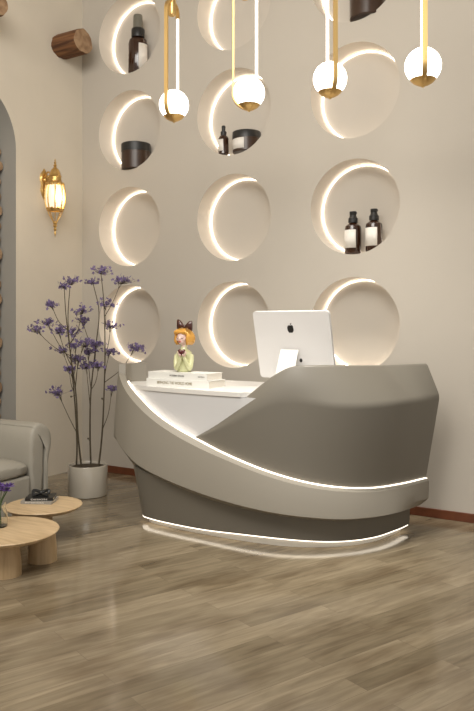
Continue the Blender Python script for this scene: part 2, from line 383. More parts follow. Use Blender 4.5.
bm = bmesh.new(); lathe(bm, [(0, 0), (r, 0), (r, H*.55), (r*.8, H*.62), (r*.45, H*.66), (0, H*.66)], 24); finish(bm, 'body', M['amber'], t)
bm = bmesh.new(); lathe(bm, [(0, H*.65), (r*.55, H*.65), (r*.6, H*.78), (r*.35, H*.82), (r*.4, H*.97), (r*.3, H), (0, H)], 24); finish(bm, 'cap', M['lid'], t)
wrap_label(t, r, .02, H*.5, -PI/2-1.4, -PI/2+.5)

# ------------------------------------------------------------------ pendant lamps
PV = -1.07
def pendant(px, py, rot, lab, L=.69):
    c = at_v(px, py, PV); R = .1; W = .072
    t = empty('pendant_lamp', (c.x, c.y, c.z), lab, 'lamp', 'brass loop pendant lamps over the desk', rz=rot)
    bm = bmesh.new(); ball(bm, (0, 0, 0), R, 32, 20); g = finish(bm, 'globe', M['globe'], t)
    # the loop: a brass band down one side and under the globe, a lit tube down the other
    X0 = -.026; W = .074; zt = L
    prof = [(X0+W, zt-W-.02), (X0+W, zt-W)]+[(X0+W*math.cos(a*PI/16), zt-W+W*math.sin(a*PI/16)) for a in range(1, 17)]
    prof += [(X0-W, .35), (X0-W-.001, .08)]+[(-(R+.004)*math.cos(math.radians(x)), -(R+.004)*math.sin(math.radians(x))) for x in range(0, 88, 8)]
    prof[-11] = (-(R+.003), .0)
    bm = bmesh.new(); hw, th = .013, .0055
    cols = []
    for i, (x, z) in enumerate(prof):
        a = prof[max(i-1, 0)]; b = prof[min(i+1, len(prof)-1)]; tx, tz = b[0]-a[0], b[1]-a[1]; l = math.hypot(tx, tz); nx, nz = -tz/l, tx/l
        cols.append([(x-nx*th, -hw, z-nz*th), (x+nx*th, -hw, z+nz*th), (x+nx*th, hw, z+nz*th), (x-nx*th, hw, z-nz*th)])
    loft(bm, cols); finish(bm, 'brass_loop', M['brass'], t)
    bm = bmesh.new(); lathe(bm, [(.068, -.0745), (.071, -.0745), (.055, -.092), (.030, -.106), (.010, -.112), (.008, -.118), (0, -.119)], 32); lathe(bm, [(.068, -.0745), (.04, -.0935), (0, -.101)], 32)
    finish(bm, 'bottom_cap', M['brass'], t)
    bm = bmesh.new(); tube(bm, [(X0+W, 0, z) for z in (.066, .2, .4, zt-W-.02)], .009, 12); finish(bm, 'light_tube', M['tube'], t)
    bm = bmesh.new(); lathe(bm, [(0, zt-.10), (.022, zt-.098), (.026, zt-.09), (.026, zt+.01), (.02, zt+.03), (.008, zt+.04), (0, zt+.04)], 24, (X0, 0, 0)); finish(bm, 'suspension_clip', M['brass'], t)
    bm = bmesh.new(); tube(bm, [(X0, 0, zt+.03), (X0, 0, ZC-c.z-.02)], .004, 6); finish(bm, 'cord', M['cord'], t)
    bm = bmesh.new(); lathe(bm, [(0, ZC-c.z-.025), (.05, ZC-c.z-.025), (.05, ZC-c.z), (0, ZC-c.z)], 24, (X0, 0, 0)); finish(bm, 'ceiling_rose', M['brass'], t)
pendant(174, 105, TH+math.radians(64), 'leftmost brass loop pendant lamp with glowing globe, hanging lowest in the photo')
pendant(249, 93, TH+math.radians(5), 'second brass pendant from the left, its long loop seen wide open')
pendant(330, 79, TH+math.radians(101), 'third brass pendant from the left, loop seen nearly edge on')
pendant(423, 66, TH+math.radians(82), 'rightmost brass pendant lamp with largest glowing globe')

# ------------------------------------------------------------------ reception desk
PLAN = cr([(-3.475, -.79), (-3.54, -.92), (-3.475, -1.07), (-3.28, -1.19), (-3.05, -1.255), (-2.75, -1.29), (-2.39, -1.305), (-2.13, -1.28), (-1.90, -1.20), (-1.70, -1.05), (-1.56, -.82), (-1.49, -.58), (-1.465, -.36)], 10)
NP = len(PLAN)
NORM = []
for i in range(NP):
    d = PLAN[min(i+1, NP-1)]-PLAN[max(i-1, 0)]; d.normalize(); NORM.append(Vector((d.y, -d.x)))
def pl(i, o): return PLAN[i]+NORM[i]*o
def interp(tab, x):
    if x <= tab[0][0]: return tab[0][1]
    for (a, p), (b, q) in zip(tab, tab[1:]):
        if x <= b: return p+(q-p)*(x-a)/(b-a)
    return tab[-1][1]
def smooth_tab(tab, n=8): return [(v.x, v.y) for v in cr([(a, b) for a, b in tab], n)]
def zc(i, o, tab):
    """height of a feature line where it crosses column i of the plan"""
    q = pl(i, o); px, Z = proj(q.x, q.y); return CAMH-(interp(tab, px)-HY)*Z/F
T_RIM = smooth_tab([(117, 364), (120, 378), (127, 393), (142.5, 411), (163, 427.5), (189, 443), (220, 457.5), (262, 474.5), (300, 485.5), (335, 491), (370, 492), (400, 488), (428, 481)])
T_LED = smooth_tab([(123, 364), (126, 377), (130, 386), (140, 398), (156, 414), (175, 427.5), (197, 440), (225, 454.5), (262, 470), (300, 481.5), (335, 487.5), (370, 488.5), (400, 484.5), (426, 478.5)])
T_CREASE = smooth_tab([(115, 436), (122, 449), (146, 470), (205, 495), (269, 512), (330, 519), (370, 517.5), (400, 512), (425, 503)])
T_BOT = smooth_tab([(128, 468), (140, 477), (205, 503), (269, 517), (330, 523), (370, 521), (400, 515), (418, 507)])
T_LED2 = smooth_tab([(139, 515), (160, 521), (200, 529), (240, 534), (290, 539.5), (325, 541.5), (352, 540.5), (377, 536.5), (396, 530), (412, 524)])
T_TOP = smooth_tab([(190, 441), (215, 423), (240, 402), (262, 384), (276, 374), (293, 366.5), (320, 365.3), (380, 365.5), (431, 363.5)])
T_CR = smooth_tab([(190, 440), (240, 418), (265, 404), (293, 400), (337, 405), (380, 404), (440, 396)])
ZTOPL = 1.056
i_front = min(range(NP), key=lambda i: proj(*PLAN[i])[0] if i < 60 else 999)
desk = empty('reception_desk', (-2.5, -.85, 0), 'sculpted taupe reception desk with curved glowing light lines', 'desk')
DO = Vector((-2.5, -.85, 0))
def V3(q, z): return Vector((q.x, q.y, z))-DO
# swooping band
def sm(a, b, x): k = min(1, max(0, (x-a)/(b-a))); return k*k*(3-2*k)
cols = []; zr_row = []; zl_row = []
IO = .048   # the band's top face is this deep
for i in range(NP):
    e = sm(NP-22, NP-1, i)                       # towards the right end the band thins out
    zr = ZTOPL if i < i_front-1 else min(zc(i, 0, T_RIM), ZTOPL)
    io = IO*(1-.75*e); zl = ZTOPL if i < i_front-1 else min(zc(i, -io, T_LED), ZTOPL)
    if i >= i_front-1 and zr > ZTOPL-.03: zr = zr-(ZTOPL-zr)*0
    zr_row.append(zr); zl_row.append(zl)
    oc = .035-.09*e
    j = max(i, i_front)
    zk = zc(j, oc, T_CREASE); zb = min(zc(j, -.07, T_BOT), zk-.012)
    if i < i_front+10: zb = min(zb, zk-.075*(1-sm(i_front, i_front+24, i))-.012)
    cols.append([V3(pl(i, 0), zr), V3(pl(i, .012*(1-e)), zr-(zr-zk)*.25), V3(pl(i, .028-.03*e), zr-(zr-zk)*.7), V3(pl(i, oc), zk), V3(pl(i, -.12), zb), V3(pl(i, -.17), zb+.01), V3(pl(i, -.10), max(zb+.05, zk)), V3(pl(i, -io), zl)])
bm = bmesh.new(); loft(bm, cols); finish(bm, 'sweeping_band', M['desk_light'], desk, bevel=.005)
# LED along the band's upper inner edge
def iof(i): return IO*(1-.75*sm(NP-22, NP-1, i))
cols = [[V3(pl(i, -iof(i)-.001), zl_row[i]-.006), V3(pl(i, -iof(i)+.001), zl_row[i]+.004), V3(pl(i, -iof(i)-.012), zl_row[i]+.006), V3(pl(i, -iof(i)-.012), zl_row[i]-.006)] for i in range(i_front, NP) if zl_row[i] < .95]
bm = bmesh.new(); loft(bm, cols); tag(finish(bm, 'edge_light_strip', M['led_desk'], desk, smooth=False), 'glowing warm light line')
# shell
def px_of(i, o): q = pl(i, o); return proj(q.x, q.y)[0]
cols = []
for i in range(i_front, NP):
    px = px_of(i, 0); k = sm(285, 400, px); e = sm(405, 432, px)
    ot = -.085-.085*k+.163*e
    zt = min(zc(i, ot, T_TOP), 1.105); zl = zl_row[i]-.03
    if zt < zl+.02: continue
    oc = -.058+.088*k+.045*e
    zr = min(zc(i, oc, T_CR), zt-.25*(zt-zl)) if px > 250 else zt-.25*(zt-zl)
    zr = max(zr, zl+.3*(zt-zl))
    ob = -iof(i)-.014
    A_, B_, C_ = Vector((ob, zl)), Vector((oc, zr)), Vector((ot, zt)); g = min(.028, .3*(zt-zr), .3*(zr-zl))
    P_, Q_ = B_+(A_-B_).normalized()*g, B_+(C_-B_).normalized()*g
    arc_ = [P_*(1-f)**2+B_*2*f*(1-f)+Q_*f*f for f in (0, .25, .5, .75, 1)]
    T_ = C_+(B_-C_).normalized()*min(.012, .2*(zt-zr))
    cols.append([V3(pl(i, a.x), a.y) for a in [A_, A_.lerp(P_, .5)]+arc_+[T_]]+[V3(pl(i, ot-.006), zt), V3(pl(i, ot-.035), zt), V3(pl(i, min(ob, ot)-.04), zl)])
bm = bmesh.new(); loft(bm, cols); finish(bm, 'front_shell', M['desk'], desk, ang=55)
# base: narrower at the toe, flaring towards the left top
PB = cr([(-3.06, -.78), (-3.19, -.92), (-3.235, -1.06), (-3.17, -1.165), (-2.98, -1.205), (-2.7, -1.222), (-2.39, -1.215), (-2.13, -1.18), (-1.93, -1.10), (-1.76, -.96), (-1.65, -.78), (-1.60, -.58), (-1.58, -.40)], 8)
NB = len(PB); NBN = []
for i in range(NB):
    d = PB[min(i+1, NB-1)]-PB[max(i-1, 0)]; d.normalize(); NBN.append(Vector((d.y, -d.x)))
def pb_(i, o): return PB[i]+NBN[i]*o
def zb_(i, o, tab): q = pb_(i, o); px, Z = proj(q.x, q.y); return CAMH-(interp(tab, px)-HY)*Z/F
i0 = min(range(NB), key=lambda i: proj(*PB[i])[0] if i < 50 else 999)
def toe_z(i): return max(zb_(max(i, i0+1), 0, T_LED2), .042)
cols = []
for i in range(0, NB):
    z0_ = toe_z(i); ou = .055*(1-sm(i0+2, i0+34, i))+.005; zu = zb_(max(i, i0), ou, T_BOT)+.05
    if i < i0+12: zu = min(zu, .40)
    cols.append([V3(pb_(i, ou), zu), V3(pb_(i, ou*.55), z0_+(zu-z0_)*.55), V3(pb_(i, .002), z0_+.02), V3(pb_(i, 0), z0_), V3(pb_(i, -.06), z0_), V3(pb_(i, -.10), zu)])
bm = bmesh.new(); loft(bm, cols); finish(bm, 'base', M['desk'], desk, bevel=.004)
cols = []
for i in range(i0-2, NB-1):
    z0_ = toe_z(i)
    cols.append([V3(pb_(i, -.001), z0_), V3(pb_(i, -.001), z0_-.005), V3(pb_(i, -.036), z0_-.005), V3(pb_(i, -.036), z0_)])
bm = bmesh.new(); loft(bm, cols); tag(finish(bm, 'toe_light_strip', M['led_toe'], desk, smooth=False), 'glowing line under the base')
cols = []
for i in range(2, NB-2):
    z0_ = toe_z(i)-.001
    cols.append([V3(pb_(i, -.038), z0_), V3(pb_(i, -.045), 0), V3(pb_(i, -.10), 0), V3(pb_(i, -.10), z0_)])
bm = bmesh.new(); loft(bm, cols); tag(finish(bm, 'plinth', M['plinth'], desk), 'white recessed plinth')
# white inset panel and counter
ZT = .925
cols = []
for i in range(8, 70):
    cols.append([V3(pl(i, -.072), .50-.12*sm(16, 30, i)), V3(pl(i, -.072), ZT-.03), V3(pl(i, -.085), ZT-.03), V3(pl(i, -.085), .50-.12*sm(16, 30, i))])
bm = bmesh.new(); loft(bm, cols); tag(finish(bm, 'inset_panel', M['desk_white'], desk), 'white glossy inset panel')
bm = bmesh.new(); cols = []
for i in range(2, NP):
    q = pl(i, -.062 if i < 62 else -.10); qb = Vector((q.x, max(q.y, -.50)))
    cols.append([V3(q, ZT-.028), V3(q, ZT), V3(Vector((min(max(q.x, -3.42), -1.6), -.45)), ZT), V3(Vector((min(max(q.x, -3.42), -1.6), -.45)), ZT-.028)])
loft(bm, cols); tag(finish(bm, 'countertop', M['top'], desk, bevel=.003), 'white countertop')
# back frame under the counter
bm = bmesh.new(); box(bm, -3.1-DO.x, -1.75-DO.x, -.62-DO.y, -.58-DO.y, 0, ZT-.028); finish(bm, 'back_panel', M['desk'], desk, smooth=False)

# ------------------------------------------------------------------ computer
base = at_v(294, 372, -.80); MW, MH, MD = .552, .455, .022
t = empty('desktop_computer', (base.x, -.80, ZT), 'silver all-in-one desktop computer seen from behind on the desk', 'computer')
tilt = math.radians(14)
def tm(y, z): return Matrix.Translation((0, y, z)) @ Matrix.Rotation(tilt, 4, 'X')
def rounded(bm, w, h, d, r, seg=6):
    pts = []
    for cx, cz, a0 in ((w/2-r, h/2-r, 0), (-w/2+r, h/2-r, 90), (-w/2+r, -h/2+r, 180), (w/2-r, -h/2+r, 270)):
        for k in range(seg+1):
            a = math.radians(a0+90*k/seg); pts.append((cx+r*math.cos(a), cz+r*math.sin(a)))
    A = [bm.verts.new((x, -d/2, z)) for x, z in pts]; B = [bm.verts.new((x, d/2, z)) for x, z in pts]
    bm.faces.new(A); bm.faces.new(B[::-1])
    for k in range(len(A)): bm.faces.new((A[k], B[k], B[(k+1) % len(A)], A[(k+1) % len(A)]))
zc0 = .5*(1.42+.995)-ZT
bm = bmesh.new(); rounded(bm, MW, MH, MD, .022); o = finish(bm, 'display_housing', M['mac'], t, bevel=.002); o.matrix_local = tm(0, zc0); hs = o
bm = bmesh.new(); rounded(bm, MW-.03, MH-.03, .003, .012); o = finish(bm, 'screen', M['screen'], hs); o.location = (0, MD/2+.0015, 0)
# fruit emblem, drawn as an outline with a bite and a leaf
def emblem_mesh(s):
    half = [(0, .36), (.10, .41), (.24, .44), (.38, .36), (.44, .24), (.36, .10), (.335, -.05), (.37, -.2), (.46, -.30), (.36, -.52), (.22, -.66), (.10, -.64), (0, -.60)]
    left = [(-.10, -.64), (-.22, -.67), (-.36, -.52), (-.47, -.28), (-.50, 0), (-.46, .22), (-.36, .37), (-.22, .43), (-.10, .41)]
    half = [(0, .36), (.10, .41), (.24, .44), (.38, .38), (.45, .29), (.36, .18), (.33, .03), (.37, -.12), (.49, -.22), (.42, -.42), (.30, -.60), (.20, -.67), (.10, -.64), (0, -.61)]
    bm = bmesh.new()
    for poly in ([(x, z) for x, z in half+left], [(0, .47), (.02, .62), (.12, .74), (.22, .78), (.20, .64), (.11, .52)]):
        A = [bm.verts.new((x*s, -.0005, z*s)) for x, z in poly]; B = [bm.verts.new((x*s, .0005, z*s)) for x, z in poly]
        bm.faces.new(A); bm.faces.new(B[::-1])
        for k in range(len(A)): bm.faces.new((A[k], B[k], B[(k+1) % len(A)], A[(k+1) % len(A)]))
    bmesh.ops.triangulate(bm, faces=[f for f in bm.faces if len(f.verts) > 4]); return bm
o = finish(emblem_mesh(.046), 'fruit_emblem', M['black'], hs, smooth=False); o.location = (-.006, -MD/2-.0008, .115); tag(o, 'dark bitten apple emblem')
bm = bmesh.new(); n = 20
A = [bm.verts.new((.010*math.cos(2*PI*k/n), -.0005, .013*math.sin(2*PI*k/n))) for k in range(n)]; bm.faces.new(A)
o = finish(bm, 'cable_port', M['black'], hs); o.location = (.045, -MD/2-.001, -.10); o.modifiers.new('s', 'SOLIDIFY').thickness = .002
bm = bmesh.new(); hz = zc0-.03
side = [(-.025, hz), (-.10, .10), (-.145, .012), (-.145, 0), (.06, 0), (.06, .010), (-.125, .010)]
prof = [(-.020, hz), (-.028, hz-.002), (-.125, .03), (-.128, .008), (-.12, 0), (.08, 0), (.08, .007), (-.112, .008), (-.112, .028)]
cols = [[(x, y, z) for y, z in prof] for x in (-.085, .045)]
loft(bm, cols); o = finish(bm, 'stand', M['stand'], t, bevel=.002); o.location = (.0, 0, 0)

# ------------------------------------------------------------------ books and bust on the counter
def book(name, loc, L, W, H, rz, lab, title, tw, cover, ink, cat='book', group=None):
    t = empty(name, loc, lab, cat, group, rz)
    bm = bmesh.new(); box(bm, -L/2, L/2, -W/2, W/2, 0, .003); box(bm, -L/2, L/2, -W/2, W/2, H-.003, H); box(bm, -L/2, L/2, -W/2, -W/2+.003, .003, H-.003)
    finish(bm, 'cover', cover, t, smooth=False)
    bm = bmesh.new(); box(bm, -L/2+.004, L/2-.004, -W/2+.003, W/2-.004, .003, H-.003); finish(bm, 'pages', M['pages'], t, smooth=False)
    for (s, x, w_, sz) in title:
        text_mesh('spine_title', s, sz, ink, t, Matrix.Translation((x, -W/2-.0008, H/2)) @ Matrix.Rotation(PI/2, 4, 'X'), w_)
    return t
BV = -1.03
bl = at_v(145.5, 387, BV-.11); br_ = at_v(208, 387, BV-.11); bx = (bl.x+br_.x)/2; BLn = br_.x-bl.x
book('hardcover_book', (bx, BV, ZT), BLn, .20, .050, 0, 'white hardcover book under the other, on the white counter', [('BRINGING THE WORLD HOME', -.02, BLn*.56, .026)], 0, M['paper'], M['ink_gold'])
book('hardcover_book', (bx-.008, BV+.004, ZT+.0505), BLn-.02, .18, .045, math.radians(-1.5), 'white book on top of the stack, under the girl bust', [('MODERN SPACES', 0, .12, .016), ('EDITION', .2, .05, .010)], 0, M['paper'], M['ink'])
ZB = ZT+.0505+.0455
fc = at_v(184, 360, BV)
t = empty('girl_bust_figurine', (fc.x, BV, ZB), 'glazed girl bust with golden hair and brown bow holding a heart', 'figurine', rz=TH-math.radians(8))
# local frame: looks toward -y, x to the right in the photo
def remesh(o, vox, sm=6):
    r = o.modifiers.new('remesh', 'REMESH'); r.mode = 'VOXEL'; r.voxel_size = vox; r.use_smooth_shade = True
    s = o.modifiers.new('smooth', 'SMOOTH'); s.factor = .5; s.iterations = sm
bm = bmesh.new()
lathe(bm, [(0, 0), (.046, 0), (.048, .01), (.045, .05), (.048, .09), (.054, .115), (.052, .135), (.028, .150), (.021, .165), (.021, .195), (0, .2)], 32, sx=1.0, sy=.68)
for s in (-1, 1):
    tube(bm, cr([(s*.048, 0, .115), (s*.052, -.012, .07), (s*.044, -.030, .022), (s*.030, -.046, .050), (s*.014, -.056, .095), (s*.009, -.056, .11)], 5), [.018]*10+[.015]*10+[.012]*6, 12)
o = finish(bm, 'body', M['fig'], t, weld=False); remesh(o, .0035)
bm = bmesh.new()
ball(bm, (0, -.006, .222), (.034, .036, .040), 24, 18); ball(bm, (0, -.022, .203), (.020, .018, .018)); ball(bm, (0, -.043, .217), (.005, .007, .008)); lathe(bm, [(0, .17), (.018, .17), (.018, .2), (0, .2)], 16)
ball(bm, (-.021, -.031, .212), (.009, .007, .009)); ball(bm, (.021, -.031, .212), (.009, .007, .009))
o = finish(bm, 'head', M['skin'], t, weld=False); remesh(o, .0025, 3); head = o
bm = bmesh.new(); ball(bm, (0, -.0405, .200), (.0075, .003, .0035)); o = finish(bm, 'lips', M['lip'], head)
for s in (-1, 1):
    bm = bmesh.new(); tube(bm, [(s*(.014+.008*math.cos(a)), -.0412+.006*abs(math.cos(a))*(1 if s*math.cos(a) > 0 else .3), .222-.005*math.sin(a)) for a in [PI*k/8 for k in range(9)]], .0011, 6); finish(bm, 'closed_eye', M['bow'], head)
bm = bmesh.new()   # hair: bob with thick locks and a fringe
ball(bm, (0, .008, .236), (.045, .042, .038), 24, 16)
for k in range(26):
    a = math.radians(-38+k*(256/25.)); cx, cy = math.cos(a), math.sin(a)
    tube(bm, cr([(cx*.022, .008+cy*.02, .262), (cx*.044, .006+cy*.042, .235), (cx*.048, .004+cy*.044, .205), (cx*.040, .002+cy*.038, .182+.004*(k % 2))], 4), [.008]*5+[.010]*5+[.008, .006, .004], 8)
for k in range(9):
    x = -.034+k*.0085; tube(bm, cr([(x*.5, -.012, .266), (x*.95, -.036, .254), (x*1.05, -.044+abs(x)*.35, .243-abs(x)*.3+.003*(k % 2))], 4), [.006]*5+[.0065, .006, .005, .004], 8)
o = finish(bm, 'hair', M['hair'], t, weld=False); remesh(o, .0028, 2)
bm = bmesh.new()   # bow
ball(bm, (.010, -.010, .278), (.010, .010, .012))
for s in (-1, 1):
    cols = []
    for k in range(7):
        f = k/6; cx = .010+s*(.006+.042*f); cz = .279+(.012 if s < 0 else .002)*f+.006*math.sin(PI*f); hh = .007+.020*math.sin(PI*.5*f)**1.2; yy = .006+.009*math.sin(PI*f)
        cols.append([(cx, -.010+yy*math.cos(a), cz+hh*math.sin(a)) for a in [2*PI*q/12 for q in range(12)]])
    loft(bm, cols)
finish(bm, 'hair_bow', M['bow'], t, bevel=.002)
for o in t.children:
    if o.name.split('.')[0] in ('head', 'hair', 'hair_bow'): o.scale = (1.28,)*3; o.rotation_euler = (0, 0, math.radians(-24)); o.location = (0, .008, -.200*.28+.004)
def heart(bm, c, s, d):
    n = 28; P = []
    for k in range(n):
        a = 2*PI*k/n; P.append((16*math.sin(a)**3/17., (13*math.cos(a)-5*math.cos(2*a)-2*math.cos(3*a)-math.cos(4*a))/17.))
    rows = []
    for f, dy in ((.15, -1), (.6, -.85), (.9, -.5), (1, 0), (.9, .5), (.6, .85), (.15, 1)):
        rows.append([(c[0]+x*s*f, c[1]+dy*d, c[2]+z*s*f) for x, z in P])
    loft(bm, rows)
bm = bmesh.new(); heart(bm, (0, -.076, .136), .027, .013); finish(bm, 'heart', M['heart'], t)
for s in (-1, 1):   # hands cupping the heart: palm, four fingers and a thumb
    bm = bmesh.new()
    ball(bm, (s*.014, -.060, .113), (.009, .010, .012), 14, 10)
    for f in range(4):
        y = -.054-.0065*f; l = (.9, 1.05, 1, .8)[f]
        tube(bm, cr([(s*.016, y, .118), (s*.024, y-.002, .126), (s*.024, y-.004, .126+.010*l), (s*.019, y-.006, .126+.016*l)], 3), [.0036]*9+[.0026], 8)
    tube(bm, cr([(s*.012, -.068, .110), (s*.010, -.080, .113), (s*.009, -.087, .120)], 4), [.0042]*8+[.003], 8)
    finish(bm, 'hand', M['skin'], t, weld=False)

# ------------------------------------------------------------------ potted plant
pb = at_d(86, 497, 5.80); PX, PY = pb.x, pb.y+.02; PR, PH = .153, .240
plant = empty('potted_plant', (PX, PY, 0), 'tall twiggy plant with purple flowers in a glossy grey pot', 'plant')
P0 = Vector((PX, PY, 0))
bm = bmesh.new(); lathe(bm, [(0, 0), (PR-.012, 0), (PR-.003, .004), (PR, .015), (PR, PH-.006), (PR-.003, PH), (PR-.010, PH), (PR-.013, PH-.006), (PR-.013, PH-.035), (0, PH-.035)], 64); finish(bm, 'pot', M['pot'], plant)
bm = bmesh.new(); lathe(bm, [(0, PH-.034), (PR-.014, PH-.034), (PR-.014, PH-.020), (PR*.5, PH-.014), (0, PH-.012)], 40); finish(bm, 'soil', M['soil'], plant)
ZP = (P0-Vector((0, -CAMD, 0))).dot(Vector((-SN, CS, 0)))
def pp(px, py, dz=0): return at_d(px, py, ZP+dz)-P0
stems = {
 'A': [(76, 472, .02), (77, 445, .04), (75, 405, .05), (71, 360, .04), (68, 320, .02), (70, 286, 0)],
 'B': [(82, 472, -.03), (78, 435, -.05), (76, 395, -.06), (70, 350, -.10), (66, 315, -.08), (64, 285, -.06)],
 'C': [(91, 472, .03), (90, 430, .03), (91, 390, .04), (96, 345, .06), (99, 312, .08), (93, 283, .10)],
 'D': [(98, 472, -.02), (102, 435, -.04), (104, 395, -.06), (105, 350, -.05), (104, 305, -.02), (101, 274, 0)]}
pix = {}
for k, s in stems.items():
    pts = cr([pp(*q) for q in s], 7); n = len(pts); pix[k] = pts
    pts[0].z = PH-.03
    bm = bmesh.new(); tube(bm, pts, [.0075-.005*i/n for i in range(n)], 8); finish(bm, 'stem', M['stem'], plant)
clusters = [(70, 281, 0, 'A', 1.3), (64, 286, -.06, 'B', .8), (101, 270, 0, 'D', 1.35), (92, 281, .10, 'C', 1), (122, 280, .05, 'D', 1.35), (51, 304, .1, 'A', 1.1), (106, 304, -.05, 'D', 1.0), (82, 310, -.1, 'B', 1.3),
            (35, 329, -.12, 'B', 1.1), (47, 322, .05, 'A', 1.1), (58, 330, -.05, 'A', 1.1), (72, 331, .1, 'A', 1.3), (82, 320, .05, 'C', 1), (111, 325, .1, 'D', 1.1), (62, 350, .08, 'A', 1.0), (84, 343, -.1, 'B', 1.3), (96, 344, .05, 'C', 1.1),
            (110, 351, -.1, 'D', .9), (78, 358, .1, 'B', 1.1), (88, 351, 0, 'C', 1.2), (69, 368, -.05, 'A', .9), (86, 365, .1, 'C', 1.2), (99, 365, -.08, 'C', 1.0), (136, 347, -.1, 'D', 1.2), (57, 391, -.12, 'B', 1.3), (112, 388, .1, 'D', .9), (75, 345, .0, 'A', .9)]
def floret_cluster(bm, c, s):
    for k in range(int(26*s)):
        d = Vector((random.gauss(0, 1), random.gauss(0, 1), random.gauss(0, .45))); d *= .027*s
        q = c+d; bas = c+Vector((0, 0, -.022*s))
        nrm = Vector((random.gauss(0, 1), random.gauss(0, 1), random.gauss(.6, .8))).normalized(); X = nrm.orthogonal().normalized(); Y = nrm.cross(X)
        L = random.uniform(.011, .017)
        n0 = len(bm.faces); tube(bm, [bas, bas.lerp(q, .6)+Vector((0, 0, -.003)), q+nrm*.001], .0008, 3, mi=1)
        for m_ in range(5):
            a = 2*PI*m_/5+random.uniform(-.2, .2); e = X*math.cos(a)+Y*math.sin(a); g = nrm.cross(e)
            vs = [q, q+e*L*.6+g*L*.32+nrm*.001, q+e*L*1.1+nrm*L*.25, q+e*L*.6-g*L*.32+nrm*.001]
            vs2 = [v-nrm*.0012 for v in vs]; A = [bm.verts.new(v) for v in vs]; B = [bm.verts.new(v) for v in vs2]
            bm.faces.new(A); bm.faces.new(B[::-1])
            for z in range(4): bm.faces.new((A[z], B[z], B[(z+1) % 4], A[(z+1) % 4]))
for (x, y, d, st, s) in clusters:
    c = pp(x, y, d); pts = pix[st]
    # joins its stem some way below
    tgt = c.z-random.uniform(.18, .34); tgt = max(tgt, .45); j = min(range(len(pts)), key=lambda i: abs(pts[i].z-tgt)); b0 = pts[j]
    if (c-pts[-1]).length > .06:
        mid = b0.lerp(c, .5)+Vector((random.uniform(-.02, .02), random.uniform(-.02, .02), -.03))
        tw = cr([b0, mid, c], 5)
        bm = bmesh.new(); tube(bm, tw, [.0034-.0018*i/len(tw) for i in range(len(tw))], 6)
        for _ in range(4):
            e = c+Vector((random.gauss(0, .022), random.gauss(0, .022), random.uniform(-.005, .02))); tube(bm, [tw[-3], tw[-2].lerp(e, .5), e], .0013, 5)
        finish(bm, 'twig', M['stem'], plant)
    bm = bmesh.new(); floret_cluster(bm, c, s*1.12); finish(bm, 'blossom_cluster', [M['petal'], M['stem']], plant, smooth=False, weld=False)
for (x, y, d, st) in [(90, 440, .03, 'C'), (104, 400, -.05, 'D'), (92, 404, .03, 'C'), (73, 398, -.05, 'B')]:
    q = pp(x, y, d); b0 = min(pix[st], key=lambda p: (p-q).length)
    bm = bmesh.new(); ball(bm, q+Vector((-.02, 0, .01)), (.007, .007, .008), 10, 8); tube(bm, [b0, q+Vector((-.02, 0, .008))], .002, 5); finish(bm, 'bud', M['stem'], plant, weld=False)

# ------------------------------------------------------------------ wall lantern
pt = at_u(44, 183, UL); LZ = pt.z
lan = empty('wall_lantern', (UL, pt.y, LZ), 'ornate gold wall lantern with glowing glass panes', 'lamp')
bm = bmesh.new()   # wall plate, lying in the yz plane
ring = [(0, .11), (.02, .085), (.045, .06), (.05, .02), (.035, -.02), (.045, -.06), (.025, -.10), (0, -.13)]
pts = ring+[(-y, z) for y, z in ring[-2:0:-1]]
A = [bm.verts.new((0, y, z)) for y, z in pts]; B = [bm.verts.new((.018, y*.8, z*.85)) for y, z in pts]
bm.faces.new(A); bm.faces.new(B[::-1])
for k in range(len(A)): bm.faces.new((A[k], B[k], B[(k+1) % len(A)], A[(k+1) % len(A)]))
ball(bm, (.02, 0, .02), (.015, .022, .022)); finish(bm, 'wall_plate', M['antique'], lan, weld=False)
LX = .135
bm = bmesh.new(); tube(bm, cr([(.015, 0, -.06), (.05, 0, -.10), (.09, 0, -.08), (.10, 0, -.03), (.075, 0, .02), (.085, 0, .065), (LX, 0, .07)], 6), .008, 8)
tube(bm, cr([(.015, 0, .03), (.04, 0, .075), (.07, 0, .07), (.075, 0, .045), (.055, 0, .04)], 6), .006, 8)
ball(bm, (.055, 0, .04), .010); finish(bm, 'scroll_arm', M['antique'], lan, weld=False)
lb = bpy.data.objects.new('tmp', None)
c = (LX, 0, -.105)
bm = bmesh.new(); lathe(bm, [(0, .275), (.006, .265), (.004, .255), (.012, .245), (.006, .235), (.016, .225), (.010, .212), (.022, .20), (.035, .19), (.046, .165), (.050, .15), (.056, .145), (.050, .135), (.056, .105), (.080, .090), (.076, .075), (0, .078)], 16, c); finish(bm, 'crown', M['antique'], lan)
bm = bmesh.new(); lathe(bm, [(.066, .08), (.078, .04), (.082, -.01), (.078, -.06), (.066, -.098)], 16, c); finish(bm, 'glass_panes', M['lantern'], lan, smooth=False)
bm = bmesh.new()
for k in range(8):
    a = 2*PI*k/8; tube(bm, [(c[0]+r*math.cos(a), c[1]+r*math.sin(a), c[2]+z) for r, z in ((.070, .085), (.082, .04), (.086, -.01), (.082, -.06), (.070, -.10))], .0062, 6)
for k in range(8):
    a = 2*PI*(k+.5)/8; ball(bm, (c[0]+.07*math.cos(a), c[1]+.07*math.sin(a), c[2]+.083), (.016, .016, .012), 8, 6)
    ball(bm, (c[0]+.066*math.cos(a), c[1]+.066*math.sin(a), c[2]-.100), (.016, .016, .010), 8, 6)
finish(bm, 'cage', M['antique'], lan, weld=False)
bm = bmesh.new(); lathe(bm, [(.070, -.098), (.076, -.104), (.070, -.116), (.058, -.118), (.058, -.108)], 16, c)
